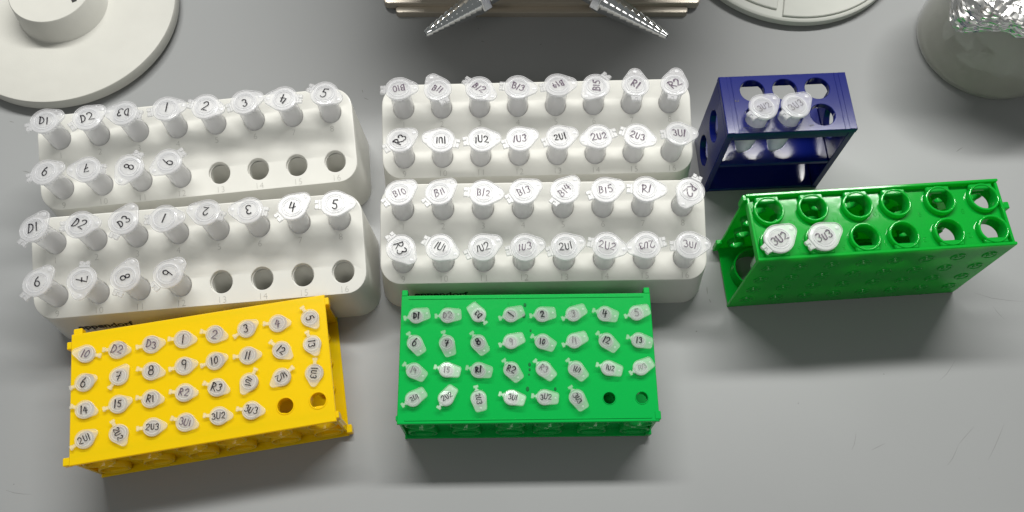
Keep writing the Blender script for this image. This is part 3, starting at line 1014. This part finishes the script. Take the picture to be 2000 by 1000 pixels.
def nozzle(tip, inner, steps=10):
    tip, inner = Vector(tip), Vector(inner)
    d = (inner - tip)
    ln = d.length
    M = Matrix.Translation(tip) @ d.to_track_quat('Z', 'Y').to_matrix().to_4x4()
    bm = bmesh.new()
    prof = [(1.5, 1.5), (1.5, 0), (2.3, 0)]
    r = 2.4
    for i in range(steps):
        z = ln * i / steps
        r0 = 2.5 + 6.9 * i / steps
        prof += [(r0, z + .2), (r0 + 1.35, z + ln / steps - .2), (r0 + .72, z + ln / steps)]
    prof += [(9.6, ln), (9.6, ln + 1.5)]
    add_lathe(bm, prof, 48, cap0=True, cap1=True, M=M)
    nz = obj('hose_nozzle', bm, M_CHROME, t, 30)
    bm = bmesh.new()
    add_lathe(bm, [(10.6, ln + 1.5), (11.6, ln + 2.2), (11.6, ln + 9), (10.6, ln + 10)], 6, M=M)
    obj('hex_nut', bm, M_CHROME, nz, 20)
    bm = bmesh.new()
    add_lathe(bm, [(7.5, ln + 10), (8.2, ln + 10.5), (8.2, ln + 60)], 32, M=M)
    obj('pipe', bm, M_CHROME, nz, 30)
nozzle((-94.1, -112.7, 60), (-56, -83, 60))
nozzle((96.0, -115.2, 60), (50, -82, 60))

# ================================================================== beaker, its tubes and the foil over it
BX, BY = 409.6, 462.6
bk = tag(empty('beaker', BX, BY), 'frosted plastic beaker of loose tubes under foil at the rear right', 'beaker')
bm = bmesh.new()
outer = [(0.01, .0), (50, .0), (56, 1.2), (59.5, 4.5), (61, 10), (61.8, 95), (63.2, 97), (63.2, 98.5)]
inner_ = [(61.2, 98.5), (60.0, 95), (59.0, 11), (57.6, 6), (54.5, 3.4), (49, 2.2), (0.01, 2.2)]
add_lathe(bm, outer + inner_, 96, cap0=False, cap1=False)
obj('wall', bm, M_BEAKER, bk, 40)
def loose(x, y, z, az, el, roll, kind):
    """x, y, z: middle of the tube"""
    K = KIND[kind]
    d = Vector((math.cos(az) * math.cos(el), math.sin(az) * math.cos(el), math.sin(el)))
    e = empty('loose_tube', BX + x + d.x * 5, BY + y + d.y * 5, z + d.z * 5)
    e.rotation_mode = 'QUATERNION'
    e.rotation_quaternion = d.to_track_quat('Z', 'Y') @ Matrix.Rotation(roll, 3, 'Z').to_quaternion()
    link_obj('body', K['body'], M_TUBE, e)
    up = Matrix.Translation((0, 0, K['h'] * MM))
    link_obj('lid', K['lid'], M_LID, e, up)
    link_obj('hinge', K['hinge'], M_LID, e, up)
    return e
for lay in range(4):
    for k in range(3):
        a = math.radians(-100 + lay * 38 + k * 120 + rng.uniform(-8, 8))
        r = 33 + rng.uniform(-2, 3)
        flip = rng.choice((0, PI))
        tag(loose(r * math.cos(a), r * math.sin(a), 14.5 + lay * 16 + rng.uniform(0, 1.5), a + PI / 2 + flip + rng.uniform(-.12, .12), rng.uniform(-.06, .06), rng.uniform(0, 6), 'large'),
            'loose clear capped tube heaped inside the foil-topped frosted beaker', 'tube', 'loose tubes in the beaker')
for x, y, z, az, el in ((2, 2, 14, .6, .02), (-4, 3, 31, 2.0, .05), (3, -2, 48, -.8, .05)):
    tag(loose(x * .5, y * .5, z, az, el, 1.0, 'large'), 'loose clear capped tube heaped inside the foil-topped frosted beaker', 'tube', 'loose tubes in the beaker')

bm = bmesh.new()
NA, NR = 190, 56
rows = []
for j in range(NR + 1):
    f = j / NR
    row = []
    for i in range(NA):
        a = 2 * PI * i / NA
        ad = math.degrees(a) % 360
        skirt = 13 + 5 * noise.noise((math.cos(a) * 2.2, math.sin(a) * 2.2, 3.1)) + 2.5 * noise.noise((math.cos(a) * 9, math.sin(a) * 9, 7.7))
        flap = max(0, 1 - abs(ad - 205) / 34.0)          # the long folded corner
        flap = flap * flap * (3 - 2 * flap)
        skirt += 12 * max(0, 1 - abs(ad - 212) / 16.0)
        if f < .55:
            r = 64.2 * f / .55
            z = 101.0 + 3.0 * math.cos(f / .55 * PI / 2) - 3 * flap * (f / .55) ** 3
        else:
            k = (f - .55) / .45
            r = 64.2 + 1.5 * min(1, k * 6) + 3.2 * k * abs(noise.noise((math.cos(a) * 5, math.sin(a) * 5, 1.0))) + 13 * flap * k ** .8
            z = 101.0 - 3 * flap - skirt * k
        x, y = r * math.cos(a), r * math.sin(a)
        q = Vector((x, y, z)) * .105
        c1 = abs(noise.noise(q * 1.0)) + .6 * abs(noise.noise(q * 2.1 + Vector((5, 1, 2)))) + .35 * abs(noise.noise(q * 4.3 + Vector((2, 8, 1))))
        dsp = 2.9 * c1
        if f < .55:
            z += dsp
        else:
            x += dsp * math.cos(a)
            y += dsp * math.sin(a)
        row.append(bm.verts.new((x, y, z)))
    rows.append(row)
for a, b in zip(rows[:-1], rows[1:]):
    for i in range(NA):
        j = (i + 1) % NA
        bm.faces.new((a[i], b[i], b[j], a[j]))
bmesh.ops.triangulate(bm, faces=bm.faces)
foil = obj('foil_cover', bm, M_FOIL, None, smooth=14)
foil.location = (BX * MM, BY * MM, 0)
tag(foil, 'crumpled aluminium foil folded over the mouth of the beaker', 'foil')
